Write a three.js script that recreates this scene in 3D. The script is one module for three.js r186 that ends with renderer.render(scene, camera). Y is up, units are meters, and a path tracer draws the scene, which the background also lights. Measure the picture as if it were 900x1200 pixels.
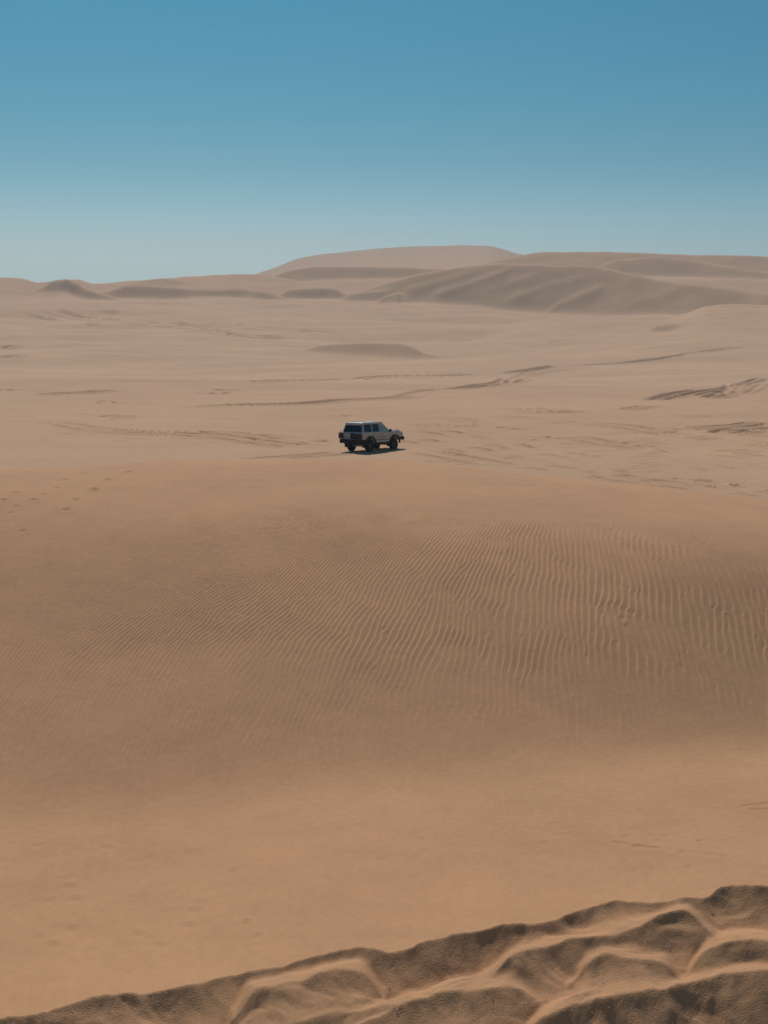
import * as THREE from 'three';
import { RoundedBoxGeometry } from 'three/addons/geometries/RoundedBoxGeometry.js';
import { mergeGeometries } from 'three/addons/utils/BufferGeometryUtils.js';
import { createNoise2D } from 'simplex-noise';

// ---------------------------------------------------------------- camera, sky, sun, exposure
const scene = new THREE.Scene();
const EYE = 6.2;                                   // eye height over the plain's zero level
const FPX = 1648, PITCH = Math.atan(170 / 1648);   // focal length and down-tilt, in pixels of the 900 x 1200 photograph
const camera = new THREE.PerspectiveCamera(2 * Math.atan(600 / FPX) * 180 / Math.PI, 0.75, 0.1, 6000);
camera.position.set(0, EYE, 0);
camera.lookAt(0, EYE - Math.sin(PITCH) * 100, -Math.cos(PITCH) * 100);
scene.add(camera);

const SUN_AZ = -11 * Math.PI / 180, SUN_EL = 47 * Math.PI / 180;   // ahead of the camera, a little to the left
const sunDir = new THREE.Vector3(Math.sin(SUN_AZ) * Math.cos(SUN_EL), Math.sin(SUN_EL), -Math.cos(SUN_AZ) * Math.cos(SUN_EL));
{ // clear desert sky: pale band at the horizon, deep teal above, paler towards the sun
  const W = 512, H = 512, data = new Float32Array(W * H * 4);
  const rows = [[-90, .40, .45, .46], [0, .65, .74, .70], [3, .61, .735, .70], [4.4, .54, .68, .675], [5.1, .465, .635, .655], [5.6, .41, .61, .66], [6.42, .315, .555, .635], [7.75, .205, .455, .565], [9.4, .134, .392, .53], [11.6, .09, .337, .495], [14.1, .066, .305, .472], [20, .042, .24, .405], [40, .02, .115, .23], [90, .012, .075, .17]];
  const band = [1, 2, 3].map((c) => pchip(rows.map((r) => r[0]), rows.map((r) => r[c])));
  for (let j = 0; j < H; j++) {
    const e = (j + .5) / H * 180 - 90, col = band.map((f) => f(e));
    for (let i = 0; i < W; i++) {
      const phi = ((i + .5) / W - .5) * 2 * Math.PI;             // atan2(z, x)
      const dx = Math.cos(phi), dz = Math.sin(phi);
      const c = dx * Math.sin(SUN_AZ) - dz * Math.cos(SUN_AZ);    // cosine of the azimuth from the sun
      const d = Math.acos(Math.max(-1, Math.min(1, c))) * 180 / Math.PI;
      let s = Math.min(1, d / 54); s = s * s * (3 - 2 * s);
      const o = (j * W + i) * 4;
      data[o] = col[0] * (1 - .58 * s); data[o + 1] = col[1] * (1 - .40 * s);
      data[o + 2] = col[2] * (1 - .31 * s); data[o + 3] = 1;
    }
  }
  const sky = new THREE.DataTexture(data, W, H, THREE.RGBAFormat, THREE.FloatType);
  sky.mapping = THREE.EquirectangularReflectionMapping; sky.magFilter = sky.minFilter = THREE.LinearFilter; sky.needsUpdate = true;
  scene.background = sky; scene.environment = sky;
}
const sun = new THREE.DirectionalLight(new THREE.Color().setRGB(1, .935, .87), 3.2);
sun.position.copy(sunDir).multiplyScalar(400); sun.castShadow = true;
sun.shadow.mapSize.set(4096, 4096);
Object.assign(sun.shadow.camera, { left: -160, right: 160, top: 160, bottom: -160, near: 1, far: 900 });
scene.add(sun, sun.target);
const renderer = new THREE.WebGLRenderer({ antialias: true });
renderer.toneMapping = THREE.LinearToneMapping; renderer.toneMappingExposure = 1;
renderer.shadowMap.enabled = true;
scene.fog = new THREE.FogExp2(new THREE.Color().setRGB(.84, .93, 1), 0.00028);

// ---------------------------------------------------------------- helpers
let seed = 7; const rnd = () => { seed = (seed * 1664525 + 1013904223) >>> 0; return seed / 4294967296; };
const n1 = createNoise2D(rnd), n2 = createNoise2D(rnd), n3 = createNoise2D(rnd);
const fbm = (x, y, o = 4) => { let s = 0, a = .5, f = 1; for (let i = 0; i < o; i++) { s += a * n1(x * f + i * 17.3, y * f - i * 9.1); a *= .5; f *= 2.03; } return s; };
const clamp = (x, a = 0, b = 1) => Math.min(b, Math.max(a, x));
const sstep = (a, b, x) => { const t = clamp((x - a) / (b - a)); return t * t * (3 - 2 * t); };
const mix = (a, b, t) => a + (b - a) * t;
const CP = Math.cos(PITCH), SP = Math.sin(PITCH);
// a pixel of the photograph as a direction: azimuth from straight ahead, and rise per metre of ground distance
function ray(u, v) {
  const a = (u - 450) / FPX, b = (600 - v) / FPX, fz = CP + b * SP;
  return { th: Math.atan2(a, fz), s: (b * CP - SP) / Math.hypot(a, fz) };
}
function rowOf(th, s) { const q = s / Math.cos(th); return 600 - FPX * (q * CP + SP) / (CP - q * SP); }
function colOf(th, v) { return 450 + FPX * Math.tan(th) * (CP + (600 - v) / FPX * SP); }
// monotone cubic through sorted points
function pchip(xs, ys) {
  const n = xs.length, h = [], d = [], m = new Array(n).fill(0);
  for (let i = 0; i < n - 1; i++) { h[i] = xs[i + 1] - xs[i]; d[i] = (ys[i + 1] - ys[i]) / h[i]; }
  for (let i = 1; i < n - 1; i++) if (d[i - 1] * d[i] > 0) { const a = 2 * h[i] + h[i - 1], b = h[i] + 2 * h[i - 1]; m[i] = (a + b) / (a / d[i - 1] + b / d[i]); }
  m[0] = n > 1 ? d[0] : 0; m[n - 1] = n > 1 ? d[n - 2] : 0;
  return (x) => {
    if (x <= xs[0]) return ys[0]; if (x >= xs[n - 1]) return ys[n - 1];
    let lo = 0, hi = n - 1; while (hi - lo > 1) { const k = (lo + hi) >> 1; if (xs[k] <= x) lo = k; else hi = k; }
    const t = (x - xs[lo]) / h[lo], t2 = t * t, t3 = t2 * t;
    return (2 * t3 - 3 * t2 + 1) * ys[lo] + (t3 - 2 * t2 + t) * h[lo] * m[lo] + (-2 * t3 + 3 * t2) * ys[lo + 1] + (t3 - t2) * h[lo] * m[lo + 1];
  };
}
const smax = (a, b, k) => { const h = Math.max(k - Math.abs(a - b), 0) / k; return Math.max(a, b) + h * h * k * .25; };

// ---------------------------------------------------------------- the lie of the land: heights relative to the eye, by azimuth and distance
// a row of the photograph seen at a distance, as a curve over the azimuth: points [u, v, d]
function rowCurve(pts) {
  const p = pts.map(([u, v, d]) => { const r = ray(u, v); return [r.th, d, r.s * d]; }).sort((a, b) => a[0] - b[0]);
  return { d: pchip(p.map((q) => q[0]), p.map((q) => q[1])), y: pchip(p.map((q) => q[0]), p.map((q) => q[2])) };
}
const level = (d, y) => ({ d: () => d, y: () => y });
const edgeU = [-260, 1160];
const crestPts = [[-260, 1225], [0, 1195], [60, 1181], [110, 1172], [150, 1165], [200, 1158], [260, 1148], [300, 1137], [335, 1131], [360, 1120], [410, 1112], [445, 1115], [475, 1113], [492, 1105], [530, 1097], [560, 1092], [600, 1083], [650, 1076], [690, 1064], [720, 1059], [760, 1056], [800, 1053], [822, 1050], [840, 1041], [862, 1036], [900, 1037], [960, 1032], [1160, 1010]];
const ridgeD = (u, v) => -2.935 / (ray(u, v).s - .25);              // the churned ground climbs gently to the crest
const ridgeFoot = (d) => -2.075 + .25 * (d - 3.9);
const crestCurve = rowCurve(crestPts.map(([u, v]) => [u, v, ridgeD(u, v)]));
const footKnots = [level(.05, -1.62), level(1.9, -1.72), level(2.7, -2.08), level(3.1, -2.19), level(3.5, ridgeFoot(3.5)),
  { d: (th) => crestCurve.d(th) - .12, y: (th) => ridgeFoot(crestCurve.d(th) - .12) }, { d: (th) => crestCurve.d(th) + .14, y: (th) => ridgeFoot(crestCurve.d(th) + .05) },
  { d: (th) => crestCurve.d(th) + .9, y: (th) => crestCurve.y(th) / crestCurve.d(th) * (crestCurve.d(th) + .9) - .2 }, level(7.2, -3.6), level(10.2, -5.2), level(13.4, -5.62)];
// the plain and the far slopes behind it
const farKnots = [level(40, -6.5), level(62, -6.35),
  rowCurve([[-260, 531, 97], [450, 527.5, 97], [1160, 531, 97]]),
  rowCurve(edgeU.map((u) => [u, 500, 122])), rowCurve(edgeU.map((u) => [u, 472, 172])),
  rowCurve([[-260, 441, 290], [450, 445, 290], [1160, 441, 290]]),
  rowCurve([[-260, 407, 400], [200, 410, 420], [450, 416, 420], [900, 410, 420], [1160, 410, 420]]),
  rowCurve([[-260, 376, 510], [0, 377, 510], [250, 379, 520], [350, 383, 530], [450, 386, 537], [550, 388, 540], [700, 388, 540], [900, 384, 540], [1160, 380, 540]]),
  rowCurve([[-260, 354, 680], [0, 355, 680], [250, 355, 680], [350, 356, 678], [450, 359, 672], [550, 366, 655], [620, 373, 645], [700, 376, 642], [900, 375, 640], [1160, 370, 640]]),
  rowCurve([[-260, 348, 765], [0, 348, 765], [250, 348, 765], [450, 345, 765], [700, 348, 765], [1160, 350, 765]]),
  rowCurve([[-260, 345, 835], [0, 345, 835], [260, 342, 835], [350, 331, 835], [450, 328, 835], [600, 327, 835], [1160, 328, 835]]),
  rowCurve([[-260, 340, 1050], [0, 340, 1050], [260, 336, 1050], [450, 326, 1050], [1160, 322, 1050]]), level(1650, 30), level(2700, 10)];
function knotLine(knots, th) { return pchip(knots.map((k) => k.d(th)), knots.map((k) => k.y(th))); }
// the rippled dune: its slope read row by row, integrated into heights
const slopeRows = [
  [0, [[1260, -.10], [1040, -.045], [988, -.02], [966, .08], [940, .19], [895, .26], [780, .30], [690, .30], [640, .25], [600, .17], [575, .10], [555, .06], [500, .03]]],
  [450, [[1260, -.10], [1000, -.045], [938, -.02], [916, .10], [892, .22], [848, .295], [760, .345], [695, .335], [650, .27], [610, .17], [578, .09], [560, .06], [500, .02]]],
  [900, [[1260, -.10], [965, -.045], [896, -.02], [873, .12], [848, .27], [806, .36], [740, .41], [690, .39], [655, .29], [630, .15], [612, .07], [600, .04], [500, .0]]]];
const crestB = [[-260, 556], [0, 546], [100, 541], [250, 533], [350, 531], [430, 532], [520, 539], [600, 548], [700, 559], [800, 570], [900, 581], [1160, 610]];
const crestBv = pchip(crestB.map(([u, v]) => ray(u, v).th), crestB.map((p) => p[1]));
function duneLine(th, far) {
  const u = clamp(colOf(th, 750), 0, 900), i = u < 450 ? 0 : 1, t = (u - i * 450) / 450, A = slopeRows[i][1], B = slopeRows[i + 1][1];
  const nodes = A.map((a, k) => [mix(a[0], B[k][0], t), mix(a[1], B[k][1], t)]).reverse(), S = pchip(nodes.map((n) => n[0]), nodes.map((n) => n[1]));
  const vc = crestBv(th), ds = [], ys = [], step = .05; let d = 13.4, y = -5.62, over = null;
  while (d < 63) {
    ds.push(d); ys.push(y);
    const v = rowOf(th, y / d); let s;
    if (!over && v < vc + 30) { const sg = y / d, a = Math.max(.02, S(v) - sg), rise = Math.max(.05, (v - vc) * d / FPX); over = { d, s: S(v), k: a * a / (2 * rise) }; }
    s = over ? Math.max(-.24, over.s - over.k * (d - over.d)) : S(v);
    y += s * step; d += step;
  }
  for (let k = 0; k < ds.length; k++) { const w = sstep(46, 62, ds[k]); if (w > 0) ys[k] = mix(ys[k], far(ds[k]), w); }
  return (x) => { const q = clamp((x - 13.4) / step, 0, ds.length - 1.001), k = Math.floor(q); return mix(ys[k], ys[k + 1], q - k); };
}
// crests laid over it: [points (u, v, d), slope of the face towards the camera, slope behind, roundness, blend]
function crest(pts, near, back, round, blend, fade = 1, sink = 0, curl = 0, cup = 0, reach = 0) {
  const p = pts.map(([u, v, d]) => { const r = ray(u, v); return [r.th, d, r.s * d]; }).sort((a, b) => a[0] - b[0]);
  const th0 = p[0][0], th1 = p[p.length - 1][0];
  return { d: pchip(p.map((q) => q[0]), p.map((q) => q[1])), y: pchip(p.map((q) => q[0]), p.map((q) => q[2])), th0, th1, near, back, round, blend, fade, sink, curl, cup, reach };
}
const nearCrest = (pts, near, back, round, sink = .05, cup = .085) => crest(pts.map(([u, v, up = 0]) => [u, v, ridgeD(u, v + 14 - up)]), near, back, round * .5, .02, 2.4, sink, 1.2, cup);
const mainCup = pchip([-300, 0, 250, 330, 420, 475, 600, 655, 720, 800, 835, 900, 1200].map((u) => ray(u, 1100).th), [.09, .09, .075, .09, .06, .13, .12, .05, .028, .03, .10, .12, .12]);
const nearCrests = [
  crest(crestPts.map(([u, v]) => [u, v, ridgeD(u, v)]), .84, .66, .005, .016, 1, 0, 0, mainCup),
  nearCrest([[560, 1138], [620, 1112], [660, 1101], [700, 1095], [740, 1087], [772, 1075], [800, 1070], [850, 1090]], .82, .08, .008, .05, .10),
  nearCrest([[270, 1172], [310, 1157], [350, 1148], [390, 1140], [425, 1139], [450, 1150]], .62, .08, .014, .05, .06),
  nearCrest([[668, 1140], [692, 1125], [714, 1119], [745, 1126], [775, 1128], [800, 1136]], .75, .08, .01, .04, .05),
  nearCrest([[800, 1124], [845, 1104], [872, 1101], [905, 1102], [990, 1100]], .80, .08, .01, .05, .06),
  nearCrest([[370, 1220], [420, 1197], [460, 1180], [500, 1167], [550, 1157], [600, 1152], [624, 1153], [644, 1170]], .84, .08, .012, .06, .085),
  nearCrest([[585, 1218], [640, 1190], [680, 1172], [720, 1166], [760, 1161], [800, 1151], [850, 1141], [900, 1135], [1000, 1122]], .84, .08, .012, .04, .35)];
const farCrests = [
  crest([[-260, 318, 810], [0, 325, 810], [25, 326, 810], [45, 331, 810], [75, 328, 810], [90, 328, 810], [110, 333, 810], [150, 330, 810], [185, 327, 815], [240, 323, 820], [300, 322, 830], [340, 327, 830]], .19, .2, 3, 2, .3),
  crest([[50, 333, 775], [66, 328, 775], [78, 327, 770], [90, 331, 755], [107, 340, 735], [140, 347, 715]], .58, .14, 1, 1, .3, 1.5),
  crest([[128, 337, 752], [148, 333, 750], [175, 334, 745], [205, 336.5, 740], [250, 339, 740], [285, 338, 740], [312, 341, 728], [338, 347, 715]], .56, .08, 1, 1, .3, 1.5),
  crest([[160, 329, 790], [190, 326, 795], [218, 329, 790]], .34, .1, 1, 1, .3, 1),
  crest([[326, 341, 742], [350, 337.5, 745], [380, 337, 745], [404, 339, 735]], .6, .08, .8, .8, .3, 2),
  crest([[394, 348, 715], [425, 342, 720], [460, 340, 725], [490, 343, 715]], .52, .08, 1.2, 1, .3, 2),
  crest([[310, 323, 860], [345, 315, 865], [380, 312, 865], [450, 312.5, 865], [540, 316, 860], [585, 319, 850]], .5, .06, 1.2, 2, .3, 2),
  crest([[262, 330, 1500], [285, 325, 1550], [300, 321, 1580], [330, 311, 1650], [350, 303, 1700], [400, 296, 1760], [450, 291, 1800], [490, 289, 1800], [540, 288, 1800], [572, 288.5, 1800], [592, 293, 1750], [606, 297.5, 1700], [640, 301, 1650]], .104, .25, 8, 4, .3, 0, 0, 0, 850),
  crest([[585, 304, 960], [615, 298, 960], [640, 295, 960], [700, 295, 960], [760, 297, 960], [830, 299, 960], [900, 301, 960], [1160, 306, 960]], .38, .2, 3, 3, .3),
  crest([[725, 300, 900], [770, 301, 895], [820, 306, 880], [860, 313, 860], [910, 322, 840], [1000, 332, 820]], .54, .08, 1.2, 1.5, .3, 2),
  crest([[480, 323, 735], [535, 313, 735], [565, 309.5, 735], [600, 308.5, 735], [640, 310, 735], [695, 312, 730], [735, 320, 715], [770, 327, 705], [820, 334, 690], [865, 339, 680], [930, 347, 660], [1160, 362, 640]], .54, .15, .8, 2, .3),
  crest([[575, 379, 555], [620, 373.5, 560], [650, 372.5, 560], [700, 374, 560], [780, 374, 560], [806, 366, 568], [830, 358, 580], [860, 356, 585], [910, 357, 585], [1160, 362, 580]], .13, .14, .6, 1.2, .3, 1.5),
  crest([[815, 366, 572], [840, 360, 576], [870, 359, 578], [920, 360, 578], [1000, 362, 575]], .46, .1, .8, .8, .3, 2),
  crest([[636, 393, 515], [662, 387, 522], [685, 384, 530], [702, 382, 535]], .52, .12, .5, .5, .3, 1.5),
  crest([[632, 405, 455], [655, 398.5, 465], [675, 399, 468], [702, 406, 462]], .42, .08, .6, .6, .3, 1.5),
  crest([[755, 384, 515], [785, 379, 522], [815, 378, 524], [836, 381, 515]], .44, .08, .6, .6, .3, 1.5),
  crest([[345, 410, 425], [385, 404.5, 432], [425, 402, 434], [465, 402.5, 434], [500, 408, 428]], .42, .05, .8, 1, .3, 1.5),
  crest([[495, 388, 545], [520, 384, 552], [565, 382, 556], [600, 384, 550]], .26, .06, .8, .8, .3, 1.5),
  crest([[440, 353, 690], [455, 345, 705], [470, 341, 715]], .40, .1, .6, .6, .3, 1)];
function lay(list, th, d, y) {
  for (const c of list) {
    const out = th < c.th0 ? c.th0 - th : th > c.th1 ? th - c.th1 : 0; if (out > .35) continue;
    const dc = c.d(th), t = d - dc; let yc = c.y(th) - out * dc * c.fade; if (c.sink) { const e = .22 * (c.th1 - c.th0), q = 1 - sstep(0, e, Math.min(th - c.th0, c.th1 - th)); yc -= c.sink * q * q; }
    // the crest sinks into the ground over its last few metres instead of stopping short
    const s = t < 0 ? c.near : c.back; let h = yc - s * (Math.sqrt(t * t + c.round * c.round) - c.round) - (t > 0 ? c.curl * t * t : 0);
    if (c.reach && t < -c.reach) h += .5 * (t + c.reach);
    if (c.cup && t < 0) { const cup = typeof c.cup === 'function' ? c.cup(th) : c.cup; h = yc - cup * (1 - Math.exp(s * (t + c.round * (1 - Math.exp(t / c.round))) / cup)) + .08 * t + .5 * Math.min(0, t + .10 + cup); }   // steep under the lip, easing out below
    if (h > y - c.blend) y = smax(y, h, c.blend);
  }
  return y;
}
const swell = (x, z, d) => (d < 170 ? 0 : sstep(170, 330, d) * (1 - sstep(640, 720, d)) * (1.75 * n1(x * .005 + 4 + z * .003, z * .0105) + .42 * n2(x * .012 + 3, z * .028 + x * .012) + .08 * n3(x * .03, z * .07)));   // low swells of the far plain
// heights of one column for a sorted list of distances
function column(th) {
  const foot = knotLine(footKnots, th), far = knotLine(farKnots, th), dune = duneLine(th, far);
  return (d) => {
    if (d < 10.2) { let y = foot(d); if (d > 2.9 && d < 6) y = lay(nearCrests, th + .003 * n2(th * 22, d * 5), d + .013 * n1(th * 16, d * 2.4) + .004 * n3(th * 55, d * 8), y); return y; }
    if (d < 13.4) return foot(d);
    if (d < 62) return dune(d);
    let y = far(d) + swell(d * Math.sin(th), -d * Math.cos(th), d); if (d > 300) y = lay(farCrests, th, d, y); return y;
  };
}
// where the ray of a pixel meets the land, between two distances
function hit(u, v, from, to) {
  const r = ray(u, v), col = column(r.th); let prev = from;
  for (let d = from; d <= to; d += Math.max(.02, d * .002)) { if (r.s * d <= col(d)) return { th: r.th, d, x: d * Math.sin(r.th), z: -d * Math.cos(r.th) }; prev = d; }
  return { th: r.th, d: to, x: to * Math.sin(r.th), z: -to * Math.cos(r.th) };
}
// spurs running down the big slope to the left, each with a steep side towards the camera
for (const [pts, up, near] of [[[[606, 312], [592, 318], [570, 327], [545, 335], [520, 342], [500, 348]], 2.6, .40], [[[690, 324], [650, 333], [615, 344], [585, 355]], 1.3, .36], [[[712, 334], [680, 346], [655, 357], [638, 366]], 1.5, .36], [[[560, 317], [530, 326], [500, 333], [470, 342]], 2, .38], [[[800, 340], [760, 350], [730, 362]], 1, .34], [[[640, 318], [610, 328], [585, 338]], 1.2, .36]])
  farCrests.push(crest(pts.map(([u, v]) => [u, v - up, hit(u, v, 500, 900).d]), near + .36, .10, 1, 1.2, .3, 1));

// ---------------------------------------------------------------- where the car stands
const CAR_D = 97, carRay = ray(436.5, 527.2);
const CAR = { x: CAR_D * Math.sin(carRay.th), z: -CAR_D * Math.cos(carRay.th), y: EYE + column(carRay.th)(CAR_D), turn: 53 * Math.PI / 180 };

// ---------------------------------------------------------------- tyre tracks (photo pixels, met with the land) as real ruts
const tracks = [
  [[22, 367], [40, 371], [60, 375]], [[55, 362], [82, 370], [100, 373], [127, 376], [170, 379], [207, 381], [240, 384]], [[225, 375], [257, 379], [290, 382], [325, 384]], [[200, 386], [225, 387], [262, 390], [302, 396], [330, 394]], [[215, 391], [260, 393], [300, 394]], [[345, 387], [365, 389], [387, 390]], [[95, 365], [120, 367], [145, 367]], [[90, 380], [110, 383]], [[0, 408], [20, 405]], [[0, 420], [28, 417]],
  [[0, 458], [15, 457]], [[30, 464], [80, 462], [115, 460], [140, 457]], [[105, 473], [135, 473]], [[122, 489], [160, 487]], [[282, 449], [312, 447], [400, 445], [425, 444], [450, 442], [500, 441], [550, 440], [567, 439]],
  [[190, 478], [225, 477], [280, 476], [320, 475], [350, 474], [385, 472], [402, 470], [450, 468], [472, 466], [490, 460], [532, 457], [567, 452], [585, 450], [610, 441], [637, 432], [667, 430], [700, 428], [737, 426], [780, 420], [825, 412], [870, 407], [890, 406]],
  [[577, 439], [600, 437], [625, 434], [660, 429]], [[572, 452], [605, 447], [630, 439], [675, 432]], [[245, 461], [257, 462]], [[262, 458], [275, 457]],
  [[20, 499], [35, 495], [70, 497], [100, 502], [137, 505], [185, 507], [212, 508], [240, 508], [262, 509], [290, 511], [320, 516], [337, 518]], [[75, 501], [130, 506], [180, 509], [225, 510], [275, 514], [325, 521], [375, 524]], [[352, 517], [370, 519]], [[300, 520], [345, 523]],
  [[472, 515], [500, 519]], [[477, 496], [517, 500], [560, 499], [572, 499]], [[520, 489], [550, 495]], [[572, 485], [590, 489], [620, 491]], [[575, 477], [600, 480], [637, 480], [672, 482]], [[635, 494], [665, 496]], [[600, 482], [640, 484], [675, 482]],
  [[645, 496], [675, 497], [720, 500], [750, 504], [777, 509], [792, 510]], [[740, 502], [800, 504], [845, 501], [870, 499], [900, 495]], [[840, 510], [865, 504], [887, 502], [905, 499]], [[855, 507], [880, 506], [905, 505]], [[617, 514], [637, 515]], [[650, 517], [675, 515], [707, 520], [730, 522], [765, 526]], [[752, 531], [775, 532]],
  [[760, 470], [780, 467], [800, 462], [835, 457]], [[782, 464], [810, 466], [825, 467], [850, 462], [872, 451], [900, 442]], [[800, 465], [830, 460], [850, 457], [865, 452]], [[857, 464], [877, 455], [900, 450]], [[702, 477], [725, 481], [765, 475]], [[797, 487], [822, 490]], [[842, 532], [862, 535], [890, 537]], [[870, 520], [905, 522]],
  [[476, 527], [500, 531], [530, 536], [560, 541], [600, 546]], [[700, 550], [715, 554]], [[702, 556], [725, 560]], [[690, 557], [750, 565], [780, 569], [835, 575]], [[790, 561], [812, 566]], [[840, 571], [857, 572]], [[867, 576], [905, 581]], [[620, 545], [660, 550]], [[530, 525], [560, 530]], [[585, 520], [610, 526]], [[820, 545], [850, 552]], [[500, 505], [530, 509]], [[640, 530], [690, 538]]];
for (let i = 0; i < 85; i++) {           // short churned marks between the long tracks
  const u = rnd() < .75 ? 480 + rnd() * 430 : rnd() * 400, lo = u > 470 ? 484 + (u - 470) * .05 : 484, hi = u > 430 ? 538 + (u - 430) * .088 : 520, v = lo + rnd() * (hi - lo), l = 14 + rnd() * 40, t = [[u, v], [u + l, v + (rnd() - .35) * l * .16]]; t.dep = .035 + rnd() * .05; tracks.push(t);
}
const dispC = [];   // rut lines as world polylines
for (const t of tracks) {
  const hits = t.map(([u, v]) => hit(u, v, 60, 720)), pts = hits.map((h) => new THREE.Vector3(h.x, 0, h.z));
  const line = new THREE.CatmullRomCurve3(pts, false, 'centripetal'), n = Math.max(10, Math.ceil(line.getLength() / 2.5)), mid = hits[hits.length >> 1].d;
  const out = line.getSpacedPoints(n), w = mid < 112 ? .18 : mid < 150 ? .3 : mid < 330 ? .58 : mid < 480 ? 1.1 : 2.2, dep = t.dep ? t.dep * w / .2 : mid < 112 ? .17 : mid < 150 ? .24 : mid < 330 ? .40 : mid < 480 ? .85 : 1.3;
  for (const side of mid > 330 ? [0] : [-.82, .82]) {
    const q = out.map((p, i) => { const a = out[Math.max(0, i - 1)], b = out[Math.min(n, i + 1)], l = Math.hypot(b.x - a.x, b.z - a.z) || 1, o = side + .3 * n2(p.x * .015, p.z * .015 + side); return [p.x - (b.z - a.z) / l * o, p.z + (b.x - a.x) / l * o]; });
    dispC.push({ q, w, dep: dep * (side < 0 ? 1 : .75), tp: Math.min(.25, 9 / line.getLength()) });
  }
}
// ---------------------------------------------------------------- one ring of the land as a mesh
const range = (a, b, s) => { const n = Math.max(1, Math.round((b - a) / s)); return Array.from({ length: n }, (_, i) => a + (b - a) * i / n); };
function azimuths(step) {
  const deg = Math.PI / 180, out = [], half = 19.4;
  for (let a = -180; a < -24; a += 6) out.push(a); for (let a = -24; a < -half; a += .6) out.push(a);
  for (const a of range(-half, half, step)) out.push(a);
  for (let a = half; a < 24; a += .6) out.push(a); for (let a = 24; a <= 180; a += 6) out.push(a);
  return out.map((a) => a * deg);
}
function ring(name, label, ds, step, detail, splat, material, coarse = () => false) {
  const ths = azimuths(step), n = ths.length, all = [ds[0] - (ds[1] - ds[0]), ...ds, ds[ds.length - 1] * 2 - ds[ds.length - 2]], m = all.length;
  const X = new Float32Array(n * m), Y = new Float32Array(n * m), Z = new Float32Array(n * m);
  for (let i = 0; i < n; i++) {
    const th = ths[i], col = column(clamp(th, -.42, .42)), sx = Math.sin(th), sz = -Math.cos(th);
    for (let j = 0; j < m; j++) { const d = Math.max(.02, all[j]), k = j * n + i; X[k] = sx * d; Z[k] = sz * d; Y[k] = col(d); }
  }
  if (splat) splat(X, Y, Z, ths, all, n, m);
  if (detail) for (let j = 0; j < m; j++) for (let i = 0; i < n; i++) { const k = j * n + i; Y[k] += detail(X[k], Z[k], ths[i], all[j], Y[k]); }
  const rows = m - 2, pos = new Float32Array(n * rows * 3), nor = new Float32Array(n * rows * 3), uv = new Float32Array(n * rows * 2), colr = new Float32Array(n * rows * 3);
  for (let j = 1; j <= rows; j++) for (let i = 0; i < n; i++) {
    const k = j * n + i, o = (j - 1) * n + i, l = i ? k - 1 : k, r = i < n - 1 ? k + 1 : k, a = k - n, b = k + n;
    pos[o * 3] = X[k]; pos[o * 3 + 1] = Y[k] + EYE; pos[o * 3 + 2] = Z[k];
    const ax = X[r] - X[l], ay = Y[r] - Y[l], az = Z[r] - Z[l], bx = X[b] - X[a], by = Y[b] - Y[a], bz = Z[b] - Z[a];
    let nx = ay * bz - az * by, ny = az * bx - ax * bz, nz = ax * by - ay * bx; const q = (ny < 0 ? -1 : 1) / (Math.hypot(nx, ny, nz) || 1);
    nor[o * 3] = nx * q; nor[o * 3 + 1] = ny * q; nor[o * 3 + 2] = nz * q;
    uv[o * 2] = X[k]; uv[o * 2 + 1] = -Z[k];
    const sc = all[j] < 12 ? 1.2 : all[j] < 62 ? .22 : .02, fine = all[j] < 30 ? .03 * n1(X[k] * 5, Z[k] * 4) + .03 * n2(X[k] * 13, Z[k] * 10) : 0, g = 1.06 + fine + .05 * n3(X[k] * sc, Z[k] * sc) + .035 * n3(X[k] * sc * 4.1 + 50, Z[k] * sc * 4.1);   // sand in slightly different tones
    colr[o * 3] = g; colr[o * 3 + 1] = g * (1 + .012 * n2(X[k] * sc * .7, Z[k] * sc * .7)); colr[o * 3 + 2] = g;
  }
  const tri = [], put = (a, b, c) => tri.push(a, b, c);          // coarse rows use every second column; a row that joins the two is fanned
  for (let j = 0; j < rows - 1; j++) {
    const c0 = coarse(ds[j]), c1 = coarse(ds[j + 1]), A = j * n, D = A + n;
    for (let i = 0; i < n - 1; i += 2) {
      const q = Math.min(i + 1, n - 1), r = Math.min(i + 2, n - 1), last = r === q;
      if (last) { put(A + i, A + q, D + q); put(A + i, D + q, D + i); continue; }
      if (c0 && c1) { put(A + i, A + r, D + r); put(A + i, D + r, D + i); }
      else if (c0) { put(A + i, D + q, D + i); put(A + i, A + r, D + q); put(A + r, D + r, D + q); }
      else if (c1) { put(A + i, A + q, D + i); put(A + q, D + r, D + i); put(A + q, A + r, D + r); }
      else { put(A + i, A + q, D + q); put(A + i, D + q, D + i); put(A + q, A + r, D + r); put(A + q, D + r, D + q); }
    }
  }
  const idx = new Uint32Array(tri);
  const g = new THREE.BufferGeometry();
  g.setAttribute('position', new THREE.BufferAttribute(pos, 3)); g.setAttribute('normal', new THREE.BufferAttribute(nor, 3));
  g.setAttribute('uv', new THREE.BufferAttribute(uv, 2)); g.setAttribute('color', new THREE.BufferAttribute(colr, 3)); g.setIndex(new THREE.BufferAttribute(idx, 1));
  const o = new THREE.Mesh(g, material); o.name = name; o.castShadow = o.receiveShadow = true;
  o.userData = { label, category: 'terrain', kind: 'structure' }; scene.add(o); return o;
}
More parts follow.
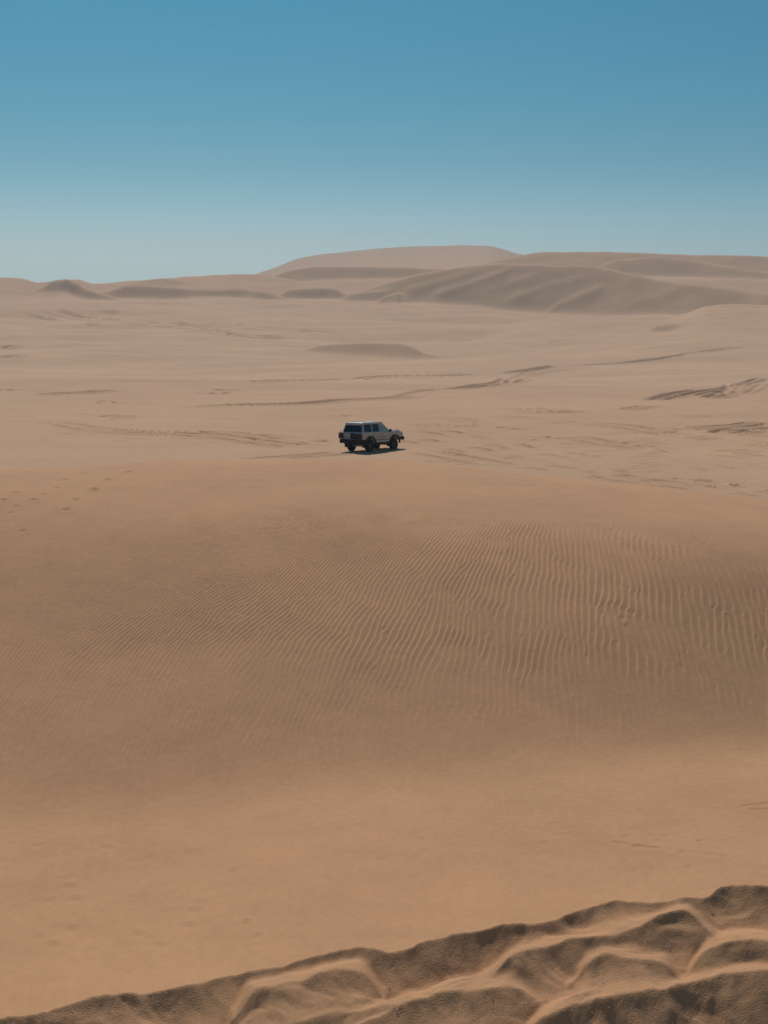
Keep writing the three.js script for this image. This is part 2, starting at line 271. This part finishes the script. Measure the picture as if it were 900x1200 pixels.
// sand: grains of slightly different tone and a fine grain relief
function grainTexture(size, seedBase, tone, spread, blotch) {
  const d = new Uint8Array(size * size * 4); let s = seedBase >>> 0; const r = () => { s = (s * 1664525 + 1013904223) >>> 0; return s / 4294967296; };
  for (let j = 0; j < size; j++) for (let i = 0; i < size; i++) {
    const a = i / size * 2 * Math.PI, b = j / size * 2 * Math.PI;
    const w = blotch * (n1(Math.cos(a) * 3 + 9, Math.sin(a) * 3 + Math.cos(b) * 3) + n2(Math.sin(b) * 3 + 4, Math.cos(a) * 3 - Math.sin(a) * 2)) * .5;
    const g = clamp(tone + (r() + r() - 1) * spread + w, 0, 1) * 255, o = (j * size + i) * 4; d[o] = d[o + 1] = d[o + 2] = g; d[o + 3] = 255;
  }
  const t = new THREE.DataTexture(d, size, size); t.wrapS = t.wrapT = THREE.RepeatWrapping; t.magFilter = THREE.LinearFilter; t.minFilter = THREE.LinearMipmapLinearFilter; t.generateMipmaps = true; t.needsUpdate = true; return t;
}
const grainColour = grainTexture(1024, 11, .88, .24, .03), grainRelief = grainTexture(1024, 23, .5, .5, .0);
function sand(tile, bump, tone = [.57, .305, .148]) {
  const m = new THREE.MeshStandardMaterial({ roughness: 1, vertexColors: true });
  m.color.setRGB(...tone);
  m.map = grainColour.clone(); m.map.repeat.set(1 / tile, 1 / tile); m.map.needsUpdate = true;
  if (bump) { m.bumpMap = grainRelief.clone(); m.bumpMap.repeat.set(1 / tile, 1 / tile); m.bumpMap.needsUpdate = true; m.bumpScale = bump; }
  return m;
}

// foreground: churned, sharp-edged ridge the photographer looks over
ring('foreground_sand_ridge', 'churned sand ridge with sharp dark edges below the rippled dune', [...range(.3, 2.7, .12), ...range(2.7, 3.5, .025), ...range(3.5, 5.0, .0065), ...range(5.0, 5.6, .03), ...range(5.6, 8.01, .25), 8], .066,
  (x, z, th, d) => {
    const w = sstep(1.5, 3, d) * (1 - sstep(5, 7, d)), wx = x + .06 * n2(x * 3, z * 3), wz = z + .06 * n2(x * 3 + 7, z * 3);
    let h = .010 * n1(wx * 2.6, wz * 3.4) + .0042 * n2(wx * 6, wz * 8) + .0014 * n3(wx * 17, wz * 19) + .0006 * n1(x * 42, z * 42);
    return h * w;
  }, null, sand(1.5, .0022));

// the rippled dune: wind ripples as oriented waves with random faults
const lam = (x) => mix(.068, .145, sstep(-8, 5.5, x));
const K = (() => { const x0 = -30, s = .05, t = [0]; for (let i = 1; i <= 1200; i++) t.push(t[i - 1] + s / lam(x0 + i * s)); return (x) => { const q = clamp((x - x0) / s, 0, 1199.99), k = Math.floor(q); return mix(t[k], t[k + 1], q - k); }; })();
const slantB = (x) => mix(.17, .012, sstep(-7, 6, x));
const phase = (x, w) => { const q = Math.max(0, w - 20.5); return 2 * Math.PI * K(x - slantB(x) * q * q * .5 + .09 * n1(x * .45, w * .35) + .03 * n2(x * 1.6, w * 1.1)); };
const CELL = .4, kern = new Map();
function kernel(ci, cj) {
  const key = ci * 4096 + cj; let k = kern.get(key);
  if (!k) {
    let h = (Math.imul(ci, 73856093) ^ Math.imul(cj, 19349663)) >>> 0; const r = () => { h = (Math.imul(h, 1664525) + 1013904223) >>> 0; return h / 4294967296; }; r(); r();
    const x = (ci + r()) * CELL, w = (cj + r()) * CELL, p = phase(x, w), e = .01;
    k = [x, w, p + (r() - .5) * 1.3, (phase(x + e, w) - p) / e, (phase(x, w + e) - p) / e]; kern.set(key, k);
  }
  return k;
}
const topV = pchip([-200, 0, 150, 300, 450, 600, 750, 820, 900, 1100], [650, 645, 618, 590, 600, 612, 622, 640, 655, 660]);
const botV = pchip([-200, 0, 450, 700, 900, 1100], [760, 765, 765, 775, 778, 780]);
function ripples(x, z, th, d, y) {
  const v = rowOf(th, y / d), u = colOf(th, v), w = -z;
  if (d < 15 || v > 960 || v < 560) return 0;
  const wob = 16 * n1(x * .9, w * .5) + 10 * n2(x * 2.7, w * 1.5);
  const strong = sstep(-14, 26, v - topV(u) + wob) * (1 - sstep(-25, 35, v - botV(u) + wob)), weak = sstep(-10, 30, v - topV(u)) * (1 - sstep(mix(95, 15, clamp(u / 900)), mix(165, 75, clamp(u / 900)), v - botV(u) + wob * 1.8));
  const m = strong * mix(.95, 1.1, clamp(u / 700)) + (1 - strong) * weak * .36; if (m < .02) return 0;
  const patch = clamp(.95 + .35 * n3(x * .35, w * .3));
  const ci = Math.floor(x / CELL), cj = Math.floor(w / CELL); let re = 0, im = 0;
  for (let a = -2; a <= 2; a++) for (let b = -2; b <= 2; b++) {
    const k = kernel(ci + a, cj + b), dx = x - k[0], dw = w - k[1], g = Math.exp(-(dx * dx * 1.3 + dw * dw * .8) * 9);
    if (g < .004) continue; const p = k[2] + k[3] * dx + k[4] * dw; re += g * Math.cos(p); im += g * Math.sin(p);
  }
  const t = Math.atan2(im, re) / (2 * Math.PI) + .5, c = .22;
  const prof = t < c ? sstep(0, c, t) : Math.pow(1 - (t - c) / (1 - c), 1.25);
  return m * patch * prof * lam(x) * mix(.165, .15, sstep(-4, 6, x));
}
// footprints and small dents: [u, v, length, depth]
const prints = [[151, 554, .34, .075], [127, 563, .34, .06], [111, 573.5, .34, .08], [89, 585, .3, .05], [78, 597, .3, .05], [96, 554, .26, .04], [78, 562, .3, .045], [66, 572, .22, .035], [40, 586, .26, .045], [20, 594, .24, .035], [12, 602, .2, .03], [5, 586.5, .26, .05], [19, 578, .28, .035], [52, 579.5, .22, .03], [26, 624, .22, .03], [140, 538, .2, .03]].map(([u, v, l, dep]) => ({ ...hit(u, v, 14, 45), l: l * .62, dep: dep * .6 }));
const dents = []; 
for (let i = 0; i < 46; i++) { const u = rnd() * 330, v = 990 + rnd() * 120; dents.push({ ...hit(u, v, 10.3, 24), l: .05 + rnd() * .07, dep: .006 + rnd() * .012 }); }
for (let i = 0; i < 26; i++) { const u = 330 + rnd() * 560, v = 960 + rnd() * 80; dents.push({ ...hit(u, v, 10.3, 24), l: .05 + rnd() * .06, dep: .004 + rnd() * .008 }); }
const scratches = [[[720, 988], [745, 992], [770, 995]], [[752, 992], [800, 998], [850, 1003], [892, 1008]], [[760, 1026], [780, 1029]], [[872, 945], [905, 942]], [[880, 950], [905, 949]], [[470, 1098], [490, 1106]], [[520, 1090], [535, 1098]]].map((l) => l.map(([u, v]) => { const h = hit(u, v, 10.3, 26); return [h.x, h.z]; }));
function segDist(px, pz, a, b) { const dx = b[0] - a[0], dz = b[1] - a[1], t = clamp(((px - a[0]) * dx + (pz - a[1]) * dz) / (dx * dx + dz * dz || 1)); return Math.hypot(px - a[0] - dx * t, pz - a[1] - dz * t); }
ring('rippled_dune', 'broad sand dune with wind ripples across its face', [...range(8, 12.5, .3), ...range(12.5, 17, .08), ...range(17, 21, .036), ...range(21, 29.5, .027), ...range(29.5, 36, .045), ...range(36, 44, .12), ...range(44, 62.01, .8), 62], .039,
  (x, z, th, d, y) => {
    let h = .02 * n1(x * .3, z * .22) * sstep(12, 16, d) + .004 * n2(x * 1.3, z * .9) + .0016 * n3(x * 5, z * 4) + .0007 * n1(x * 14, z * 12);
    h += ripples(x, z, th, d, y);
    if (x < -3 && d > 20 && d < 42) for (const p of prints) { const dx = (x - p.x) / (p.l * .5), dz = (z - p.z) / (p.l * .75), r = dx * dx + dz * dz; if (r < 9) h += p.dep * (-Math.exp(-r * 1.4) + .28 * Math.exp(-((Math.sqrt(r) - 1.5) ** 2) * 4) * (1 + .4 * n1(x * 9, z * 9))); }
    if (d > 10.5 && d < 24) {
      for (const p of dents) { const dx = x - p.x, dz = z - p.z, r = (dx * dx + dz * dz) / (p.l * p.l); if (r < 6) h += p.dep * (Math.exp(-r * 2.2) - 1.3 * Math.exp(-((dx * dx) + (dz - p.l * .8) ** 2) / (p.l * p.l) * 2.2)); }
      if (x > 0) for (const l of scratches) for (let i = 0; i < l.length - 1; i++) { if (Math.abs(x - l[i][0]) > 1.2) continue; const s = segDist(x, z, l[i], l[i + 1]); if (s < .2) h -= .012 * Math.exp(-((s / .032) ** 2)) - .003 * Math.exp(-(((s - .08) / .04) ** 2)); }
    }
    return h;
  }, null, sand(2.6, .0026), (d) => d < 19 || d > 32);

// plain and far dunes
{ // the wagon's own fresh ruts, from its rear wheels back the way it came
  const back = [-Math.cos(CAR.turn), Math.sin(CAR.turn)], pts = [1.6, 3.5, 6, 9, 13, 18, 24].map((l) => { const bend = l * l * .006; return new THREE.Vector3(CAR.x + back[0] * l - back[1] * bend, 0, CAR.z + back[1] * l + back[0] * bend); });
  const out = new THREE.CatmullRomCurve3(pts).getSpacedPoints(26), n = out.length - 1;
  for (const side of [-.8, .8]) dispC.push({ q: out.map((p, i) => { const a = out[Math.max(0, i - 1)], b = out[Math.min(n, i + 1)], l = Math.hypot(b.x - a.x, b.z - a.z); return [p.x - (b.z - a.z) / l * side, p.z + (b.x - a.x) / l * side]; }), w: .17, dep: .1, tp: .08 });
}
function carveTracks(X, Y, Z, ths, ds, n, m) {
  const groove = new Float32Array(n * m), berm = new Float32Array(n * m);
  for (const { q, w, dep, tp } of dispC) {
    const acc = new Map(), reach = w * 3.2;
    for (let s = 0; s < q.length - 1; s++) {
      const a = q[s], b = q[s + 1], da = Math.hypot(...a), db = Math.hypot(...b), lo = Math.min(da, db) - reach, hi = Math.max(da, db) + reach;
      if (hi < ds[0] || lo > ds[m - 1]) continue;
      const ta = Math.atan2(a[0], -a[1]), tb = Math.atan2(b[0], -b[1]), pad = reach / lo, t0 = Math.min(ta, tb) - pad, t1 = Math.max(ta, tb) + pad;
      let i0 = ths.findIndex((t) => t >= t0); if (i0 < 0) continue; let j0 = ds.findIndex((d) => d >= lo); if (j0 < 0) continue;
      for (let j = j0; j < m && ds[j] <= hi; j++) for (let i = i0; i < n && ths[i] <= t1; i++) {
        const k = j * n + i, e = segDist(X[k], Z[k], a, b); if (e < reach && e < (acc.get(k)?.[0] ?? 1e9)) acc.set(k, [e, s / (q.length - 1)]);
      }
    }
    for (const [k, [e, at]] of acc) {
      const x = X[k], z = Z[k], near = Math.hypot(x - CAR.x, z - CAR.z); if (near < 2.9) continue;
      const far = Math.hypot(x, z), q1 = far > 140 ? .011 : .04, f = clamp(.9 + .4 * n1(x * q1, z * q1)) * sstep(2.9, 4, near) * sstep(0, tp, at) * (1 - sstep(1 - tp, 1, at));
groove[k] = Math.min(groove[k], -dep * f * (1 - sstep(w * .5, w * 1.35, e))); berm[k] = Math.max(berm[k], .8 * dep * f * Math.exp(-(((e - w * 1.75) / (w * .5)) ** 2)));
    }
  }
  for (let k = 0; k < n * m; k++) if (groove[k] || berm[k]) Y[k] += groove[k] + berm[k] * (1 - .8 * clamp(-groove[k] * 12));
}
function rough(x, z, d) { const near = Math.hypot(x - CAR.x, z - CAR.z), w = sstep(62, 72, d) * sstep(3.5, 7, near); return w * (.05 * n1(x * .06, z * .06) + .022 * n2(x * .21, z * .3) * sstep(.0, .6, n3(x * .03, z * .03) + .25) + .012 * n1(x * .9, z * .9)); };
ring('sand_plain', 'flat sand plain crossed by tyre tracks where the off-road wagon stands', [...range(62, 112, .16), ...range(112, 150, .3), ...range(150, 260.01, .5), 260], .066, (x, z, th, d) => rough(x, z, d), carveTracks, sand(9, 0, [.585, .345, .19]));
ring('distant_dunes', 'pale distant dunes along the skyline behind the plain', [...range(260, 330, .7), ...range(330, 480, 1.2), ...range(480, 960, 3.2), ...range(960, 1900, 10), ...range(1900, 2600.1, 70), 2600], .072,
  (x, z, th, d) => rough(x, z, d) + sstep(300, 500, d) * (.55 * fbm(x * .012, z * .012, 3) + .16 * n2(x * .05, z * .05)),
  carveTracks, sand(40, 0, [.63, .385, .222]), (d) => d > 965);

// pale quartz grains that glint on the near sand
{
  const count = 110, g = new THREE.IcosahedronGeometry(.0016, 0), grains = new THREE.InstancedMesh(g, new THREE.MeshStandardMaterial({ color: new THREE.Color().setRGB(.85, .82, .78), roughness: .35 }), count), m4 = new THREE.Matrix4();
  for (let i = 0; i < count; i++) {
    let h; do { const u = -40 + rnd() * 980; h = hit(u, crestBase(u) + 10 + rnd() * 120, 3.2, 5.2); } while (h.d < 3.4 || h.d > 5);
    const k = .6 + rnd() * .8; m4.makeScale(k, k, k); m4.setPosition(h.x, EYE + column(h.th)(h.d) + .004, h.z); grains.setMatrixAt(i, m4);
  }
  function crestBase(u) { let k = 0; while (k < crestPts.length - 2 && crestPts[k + 1][0] < u) k++; const [a, b] = [crestPts[k], crestPts[k + 1]]; return mix(a[1], b[1], (u - a[0]) / (b[0] - a[0])); }
  grains.name = 'quartz_grains'; grains.castShadow = grains.receiveShadow = true; grains.userData = { label: 'pale quartz grains scattered over the churned sand ridge', category: 'grains', kind: 'stuff' }; scene.add(grains);
}

// ---------------------------------------------------------------- the off-road wagon: x forward, y up, z to its right
{
  const car = new THREE.Group(); car.name = 'off_road_wagon';
  car.userData = { label: 'silver grey off-road station wagon with black steel bumpers parked on the sand plain', category: 'car' };
  const M = (r, g, b, o = {}) => { const m = new THREE.MeshPhysicalMaterial({ roughness: .5, ...o }); m.color.setRGB(r, g, b); return m; };
  const dust = grainTexture(256, 77, .9, .06, .16); dust.repeat.set(.7, .7);
  const paint = M(.40, .40, .395, { roughness: .4, metalness: .1, clearcoat: .5, clearcoatRoughness: .25, map: dust });
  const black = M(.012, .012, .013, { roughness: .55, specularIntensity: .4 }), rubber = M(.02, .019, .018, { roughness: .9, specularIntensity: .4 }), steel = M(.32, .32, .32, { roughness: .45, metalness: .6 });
  const glassDark = M(.10, .13, .15, { roughness: .04, transmission: 1, thickness: 0 }), glassClear = M(.62, .70, .72, { roughness: .03, transmission: 1, thickness: 0 });
  const red = M(.09, .012, .01, { roughness: .2, clearcoat: 1 }), amber = M(.62, .24, .03, { roughness: .25 }), plateGrey = M(.28, .27, .25, { roughness: .5 }), white = M(.75, .75, .72, { roughness: .3 }), seatCloth = M(.05, .05, .055, { roughness: .95 }), rimPaint = M(.05, .05, .05, { roughness: .5, metalness: .4 }), canPaint = M(.06, .035, .022, { roughness: .7 }), brown = M(.16, .045, .02, { roughness: .5 }), yellow = M(.62, .40, .09, { roughness: .5 });
  const add = (name, geo, mat, parent = car) => { const o = new THREE.Mesh(geo, mat); o.name = name; o.castShadow = o.receiveShadow = true; parent.add(o); return o; };
  const box = (x0, x1, y0, y1, z0, z1, r = .02) => { const g = new RoundedBoxGeometry(x1 - x0, y1 - y0, z1 - z0, 2, Math.min(r, (x1 - x0) / 2.1, (y1 - y0) / 2.1, (z1 - z0) / 2.1)); g.translate((x0 + x1) / 2, (y0 + y1) / 2, (z0 + z1) / 2); return g; };
  const tube = (pts, r, n = 24) => new THREE.TubeGeometry(new THREE.CatmullRomCurve3(pts.map((p) => new THREE.Vector3(...p)), false, 'catmullrom', .25), n, r, 8, false);
  const AX = [-1.42, 1.46], R = .40, TRACK = .80;

  // lower body with wheel arches
  const s = new THREE.Shape(); s.moveTo(-2.33, .86); s.lineTo(-2.37, 1.30); s.quadraticCurveTo(-2.37, 1.41, -2.30, 1.41); s.lineTo(.92, 1.41); s.lineTo(1.05, 1.405); s.quadraticCurveTo(1.9, 1.40, 2.28, 1.32); s.quadraticCurveTo(2.40, 1.28, 2.40, 1.12); s.lineTo(2.38, .84);
  s.lineTo(AX[1] + .50, .80); s.absarc(AX[1], .56, .535, Math.asin(.24 / .535), Math.PI - Math.asin(.14 / .535), false); s.lineTo(AX[0] + .57, .70); s.absarc(AX[0], .56, .535, Math.asin(.14 / .535), Math.PI - Math.asin(.24 / .535), false); s.closePath();
  const bodyG = new THREE.ExtrudeGeometry(s, { depth: 1.70, bevelEnabled: true, bevelThickness: .07, bevelSize: .05, bevelSegments: 4, curveSegments: 18 }); bodyG.translate(0, 0, -.85);
  add('body', bodyG, paint);
  add('bonnet', box(1.10, 2.20, 1.415, 1.46, -.66, .66, .022), paint);
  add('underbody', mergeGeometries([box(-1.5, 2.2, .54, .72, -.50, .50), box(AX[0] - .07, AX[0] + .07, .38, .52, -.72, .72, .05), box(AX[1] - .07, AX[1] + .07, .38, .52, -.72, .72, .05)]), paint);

  // cabin: pillars, rails and roof round open windows
  const hw = (y) => mix(.90, .76, (y - 1.41) / .58), xr = (y) => mix(-2.34, -2.14, (y - 1.41) / .58), xf = (y) => mix(.95, .17, (y - 1.41) / .58);
  const pillar = (xb0, xb1, xt0, xt1, side) => {     // four-cornered post following the lean of the side
    const p = [], y0 = 1.40, y1 = 2.0, t = .055; for (const [y, a, b] of [[y0, xb0, xb1], [y1, xt0, xt1]]) for (const z of [hw(y) - t, hw(y)]) p.push([a, y, z * side], [b, y, z * side]);
    const v = []; const quad = (a, b, c, d) => { for (const k of [a, b, c, a, c, d]) v.push(...p[k]); };
    quad(0, 1, 5, 4); quad(2, 6, 7, 3); quad(0, 4, 6, 2); quad(1, 3, 7, 5); quad(4, 5, 7, 6); quad(0, 2, 3, 1);
    const g = new THREE.BufferGeometry(); g.setAttribute('position', new THREE.Float32BufferAttribute(v, 3)); g.computeVertexNormals(); return g;
  };
  for (const side of [-1, 1]) for (const [a, b, c, d] of [[-2.345, -2.13, -2.145, -2.0], [-1.22, -1.10, -1.21, -1.12], [-.33, -.23, -.33, -.23], [.84, .95, .06, .17]]) add('pillar', pillar(a, b, c, d, side), paint);
  const roofS = new THREE.Shape(); { const x0 = -2.16, x1 = .20, z = .78, r = .16; roofS.moveTo(x0 + r, -z); roofS.lineTo(x1 - r, -z); roofS.quadraticCurveTo(x1, -z, x1, -z + r); roofS.lineTo(x1, z - r); roofS.quadraticCurveTo(x1, z, x1 - r, z); roofS.lineTo(x0 + r, z); roofS.quadraticCurveTo(x0, z, x0, z - r); roofS.lineTo(x0, -z + r); roofS.quadraticCurveTo(x0, -z, x0 + r, -z); }
  const roofG = new THREE.ExtrudeGeometry(roofS, { depth: .03, bevelEnabled: true, bevelThickness: .05, bevelSize: .05, bevelSegments: 5, curveSegments: 6 }); roofG.rotateX(-Math.PI / 2); roofG.translate(0, 2.03, 0); roofG.scale(1, 1, 1);
  const roof = add('roof', roofG, paint);
  for (const z of [-.70, .70]) add('gutter_rail', box(-2.05, .05, 2.105, 2.13, z - .02, z + .02, .01), steel, roof);
  add('roof_lip', box(-2.20, -2.06, 1.93, 2.02, -.72, .72, .03), paint);
  const sidePane = (poly, side) => { const sh = new THREE.Shape(poly.map(([x, y]) => new THREE.Vector2(x, y))), g = new THREE.ExtrudeGeometry(sh, { depth: .006, bevelEnabled: false }), p = g.attributes.position; for (let i = 0; i < p.count; i++) p.setZ(i, side * (hw(p.getY(i)) - .032 + p.getZ(i))); g.computeVertexNormals(); return g; };
  for (const side of [-1, 1]) {
    add('quarter_window', sidePane([[-2.14, 1.41], [-1.21, 1.41], [-1.20, 1.99], [-2.02, 1.99]], side), glassDark);
    add('rear_door_window', sidePane([[-1.11, 1.41], [-.32, 1.41], [-.32, 1.99], [-1.13, 1.99]], side), glassDark);
    add('front_door_window', sidePane([[-.24, 1.41], [.85, 1.41], [.07, 1.99], [-.24, 1.99]], side), glassClear);
  }
  const crossPane = (xs, w0, w1, y0, y1) => { const sh = new THREE.Shape([[-w0, y0], [w0, y0], [w1, y1], [-w1, y1]].map(([z, y]) => new THREE.Vector2(z, y))), g = new THREE.ExtrudeGeometry(sh, { depth: .006, bevelEnabled: false }), p = g.attributes.position; for (let i = 0; i < p.count; i++) { const z = p.getX(i), y = p.getY(i), t = p.getZ(i); p.setXYZ(i, xs(y) + t, y, z); } g.computeVertexNormals(); return g; };
  add('rear_window', crossPane((y) => xr(y) + .0, .83, .69, 1.44, 1.97), glassDark);
  add('windscreen', crossPane((y) => xf(y) - .03, .83, .70, 1.41, 1.99), glassClear);
  // inside: seats and wheel seen through the windows
  for (const [x, z] of [[-.15, .38], [-.15, -.38], [-1.05, .42], [-1.05, -.42]]) { const st = add('seat', mergeGeometries([box(x - .1, x + .08, 1.36, 1.72, z - .24, z + .24, .06), box(x - .09, x + .03, 1.74, 1.90, z - .12, z + .12, .05)]), seatCloth); st.userData = {}; }
  add('steering_wheel', new THREE.TorusGeometry(.18, .017, 8, 24).rotateY(Math.PI / 2).translate(.38, 1.50, .38), black);
  add('dashboard', box(.50, .88, 1.38, 1.47, -.78, .78, .04), seatCloth);

  // rear end
  const gate = add('tailgate', box(-2.432, -2.36, .95, 1.395, -.74, .74, .03), paint);
  add('handle', box(-2.455, -2.425, 1.30, 1.345, -.30, -.08, .012), black, gate);
  add('number_plate', box(-2.445, -2.428, 1.07, 1.18, -.60, -.12, .006), plateGrey, gate);
  const rack = add('rear_storage_box', box(-2.66, -2.44, .98, 1.33, .04, .80, .05), black);
  add('lid', box(-2.675, -2.43, 1.29, 1.345, .03, .81, .02), black, rack);
  add('latch', box(-2.56, -2.50, 1.345, 1.44, .06, .14, .015), black, rack);
  const can = add('fuel_can', box(-2.70, -2.46, .98, 1.40, -1.0, -.76, .05), canPaint);
  add('spout', new THREE.CylinderGeometry(.035, .04, .08, 12).translate(-2.58, 1.43, -.84), black, can);
  add('handle', tube([[-2.64, 1.39, -.9], [-2.63, 1.45, -.9], [-2.52, 1.45, -.9], [-2.51, 1.39, -.9]], .014, 12), canPaint, can);
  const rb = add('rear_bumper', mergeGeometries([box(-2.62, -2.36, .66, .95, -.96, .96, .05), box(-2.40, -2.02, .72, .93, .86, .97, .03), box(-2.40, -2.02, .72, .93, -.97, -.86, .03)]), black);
  add('step_plate', box(-2.60, -2.40, .951, .966, -.92, .92, .006), steel, rb);
  add('tow_hitch', box(-2.78, -2.60, .66, .74, -.05, .05, .02), black, rb);
  for (const z of [-.86, .86]) { const tl = add('tail_light', box(-2.425, -2.34, 1.0, 1.33, z - .065, z + .065, .02), red); add('indicator_lens', box(-2.43, -2.345, 1.335, 1.40, z - .06, z + .06, .015), amber, tl); }
  // sides
  for (const side of [-1, 1]) {
    const z = side * .92, b = (x0, x1, y0, y1, t, r = .008) => box(x0, x1, y0, y1, Math.min(z - .004 * side, z + t * side), Math.max(z - .004 * side, z + t * side), r);
    const fd = add('front_door', b(-.26, .84, .86, 1.38, .010), paint), rd = add('rear_door', b(-1.14, -.29, .90, 1.38, .010), paint);
    add('door_handle', b(-.20, -.04, 1.22, 1.26, .035, .012), black, fd); add('door_handle', b(-1.08, -.92, 1.22, 1.26, .035, .012), black, rd);
    add('rubbing_strip', b(-.84, .88, .845, .885, .022), black);
    // faded lettering band on the doors: broken brown marks under a yellow line
    const band = add('door_stripe', b(-.24, .80, 1.135, 1.155, .0125, .002), yellow, fd);
    const marks = []; for (let i = 0; i < 9; i++) { const x = -.23 + i * .075; marks.push(b(x, x + .045 + .02 * (i % 2), 1.03 + .01 * (i % 3), 1.105 - .008 * (i % 2), .0125, .002)); } add('lettering', mergeGeometries(marks), brown, band);
    const band2 = add('door_stripe', b(-.72, -.30, 1.12, 1.15, .0125, .002), yellow, rd); add('lettering', mergeGeometries([b(-.70, -.62, 1.03, 1.10, .0125, .002), b(-.58, -.50, 1.03, 1.105, .0125, .002), b(-.46, -.34, 1.04, 1.10, .0125, .002)]), brown, band2);
    for (const ax of AX) { // arch flare
      const sh = new THREE.Shape(); sh.absarc(ax, .56, .60, -.02, Math.PI + .02, false); sh.absarc(ax, .56, .525, Math.PI + .02, -.02, true); const g = new THREE.ExtrudeGeometry(sh, { depth: .09, bevelEnabled: true, bevelThickness: .012, bevelSize: .012, bevelSegments: 2, curveSegments: 20 }); g.translate(0, 0, side > 0 ? .90 : -.99); add('arch_flare', g, black);
      add('mud_flap', box(ax - .62, ax - .595, .34, .72, side > 0 ? .66 : -.94, side > 0 ? .94 : -.66, .008), rubber);
    }
    const sl = add('rock_slider', tube([[-.78, .60, side * .97], [-.6, .59, side * 1.0], [.7, .59, side * 1.0], [.86, .60, side * .97]], .045), black); add('slider_mount', box(-.4, -.34, .57, .63, side > 0 ? .5 : -.98, side > 0 ? .98 : -.5, .01), black, sl); add('slider_mount', box(.34, .40, .57, .63, side > 0 ? .5 : -.98, side > 0 ? .98 : -.5, .01), black, sl);
    const mir = add('wing_mirror', box(.66, .80, 1.40, 1.60, side > 0 ? .98 : -1.16, side > 0 ? 1.16 : -.98, .04), black); add('mirror_arm', box(.70, .78, 1.42, 1.46, side > 0 ? .88 : -1.0, side > 0 ? 1.0 : -.88, .015), black, mir);
    const hl = add('headlight', box(2.36, 2.435, 1.08, 1.24, side > 0 ? .48 : -.82, side > 0 ? .82 : -.48, .03), white); add('indicator_lens', box(2.33, 2.42, 1.08, 1.24, side > 0 ? .83 : -.925, side > 0 ? .925 : -.83, .02), amber, hl);
  }
  add('grille', box(2.37, 2.43, 1.06, 1.26, -.46, .46, .02), black);
  const fb = add('front_bumper', mergeGeometries([box(2.36, 2.66, .74, 1.0, -.94, .94, .06), box(1.98, 2.40, .78, .98, .85, .96, .03), box(1.98, 2.40, .78, .98, -.96, -.85, .03)]), black);
  add('bull_bar', mergeGeometries([tube([[2.58, .98, .46], [2.64, 1.2, .46], [2.60, 1.40, .42], [2.58, 1.43, .30], [2.58, 1.43, -.30], [2.60, 1.40, -.42], [2.64, 1.2, -.46], [2.58, .98, -.46]], .035, 48), tube([[2.50, .98, .80], [2.52, 1.16, .84], [2.54, 1.30, .72], [2.60, 1.30, .44]], .03), tube([[2.50, .98, -.80], [2.52, 1.16, -.84], [2.54, 1.30, -.72], [2.60, 1.30, -.44]], .03)]), black, fb);

  const addedSpare = add('added_spare_wheel', new THREE.TorusGeometry(.27, .12, 14, 36).rotateX(Math.PI / 2).translate(-2.0, .68, -.05), rubber); add('rim', new THREE.CylinderGeometry(.17, .17, .14, 24).translate(-2.0, .68, -.05), rimPaint, addedSpare);  // added, unseen spare: its black rubber covers the bright underbody and darkens the rear underside
  add('exhaust_silencer', new THREE.CapsuleGeometry(.10, .55, 6, 14).rotateX(Math.PI / 2).translate(-2.12, .62, .60), rimPaint);
  // wheels
  const tyreG = new THREE.LatheGeometry([[.235, -.11], [.27, -.13], [.34, -.14], [.38, -.13], [.40, -.10], [.393, -.06], [.40, -.05], [.40, .05], [.393, .06], [.40, .10], [.38, .13], [.34, .14], [.27, .13], [.235, .11]].map(([x, y]) => new THREE.Vector2(x, y)), 40).rotateX(Math.PI / 2);
  const lug = []; for (let i = 0; i < 34; i++) { const a = i / 34 * 2 * Math.PI, g = box(-.022, .022, R - .01, R + .012, i % 2 ? -.12 : .01, i % 2 ? -.01 : .12, .004); g.rotateZ(a); lug.push(g); }
  const rimG = new THREE.LatheGeometry([[0, .075], [.05, .08], [.065, .06], [.14, .05], [.19, .03], [.20, .09], [.23, .115], [.24, .11], [.24, -.10], [0, -.10]].map(([x, y]) => new THREE.Vector2(x, y)), 32).rotateX(Math.PI / 2);
  const treadG = mergeGeometries(lug);
  for (const ax of AX) for (const side of [-1, 1]) {
    const w = new THREE.Group(); w.name = 'wheel'; w.position.set(ax, R - .015, side * TRACK); if (side < 0) w.rotation.y = Math.PI; car.add(w);
    const t = add('tyre', tyreG, rubber, w); add('tread', treadG, rubber, w); add('rim', rimG, rimPaint, w);
  }
  for (const o of car.children) if (o.name !== 'wheel') o.position.y -= .06;
  car.position.set(CAR.x, CAR.y, CAR.z); car.rotation.y = CAR.turn; car.scale.setScalar(.955); scene.add(car);
}
renderer.render(scene, camera);
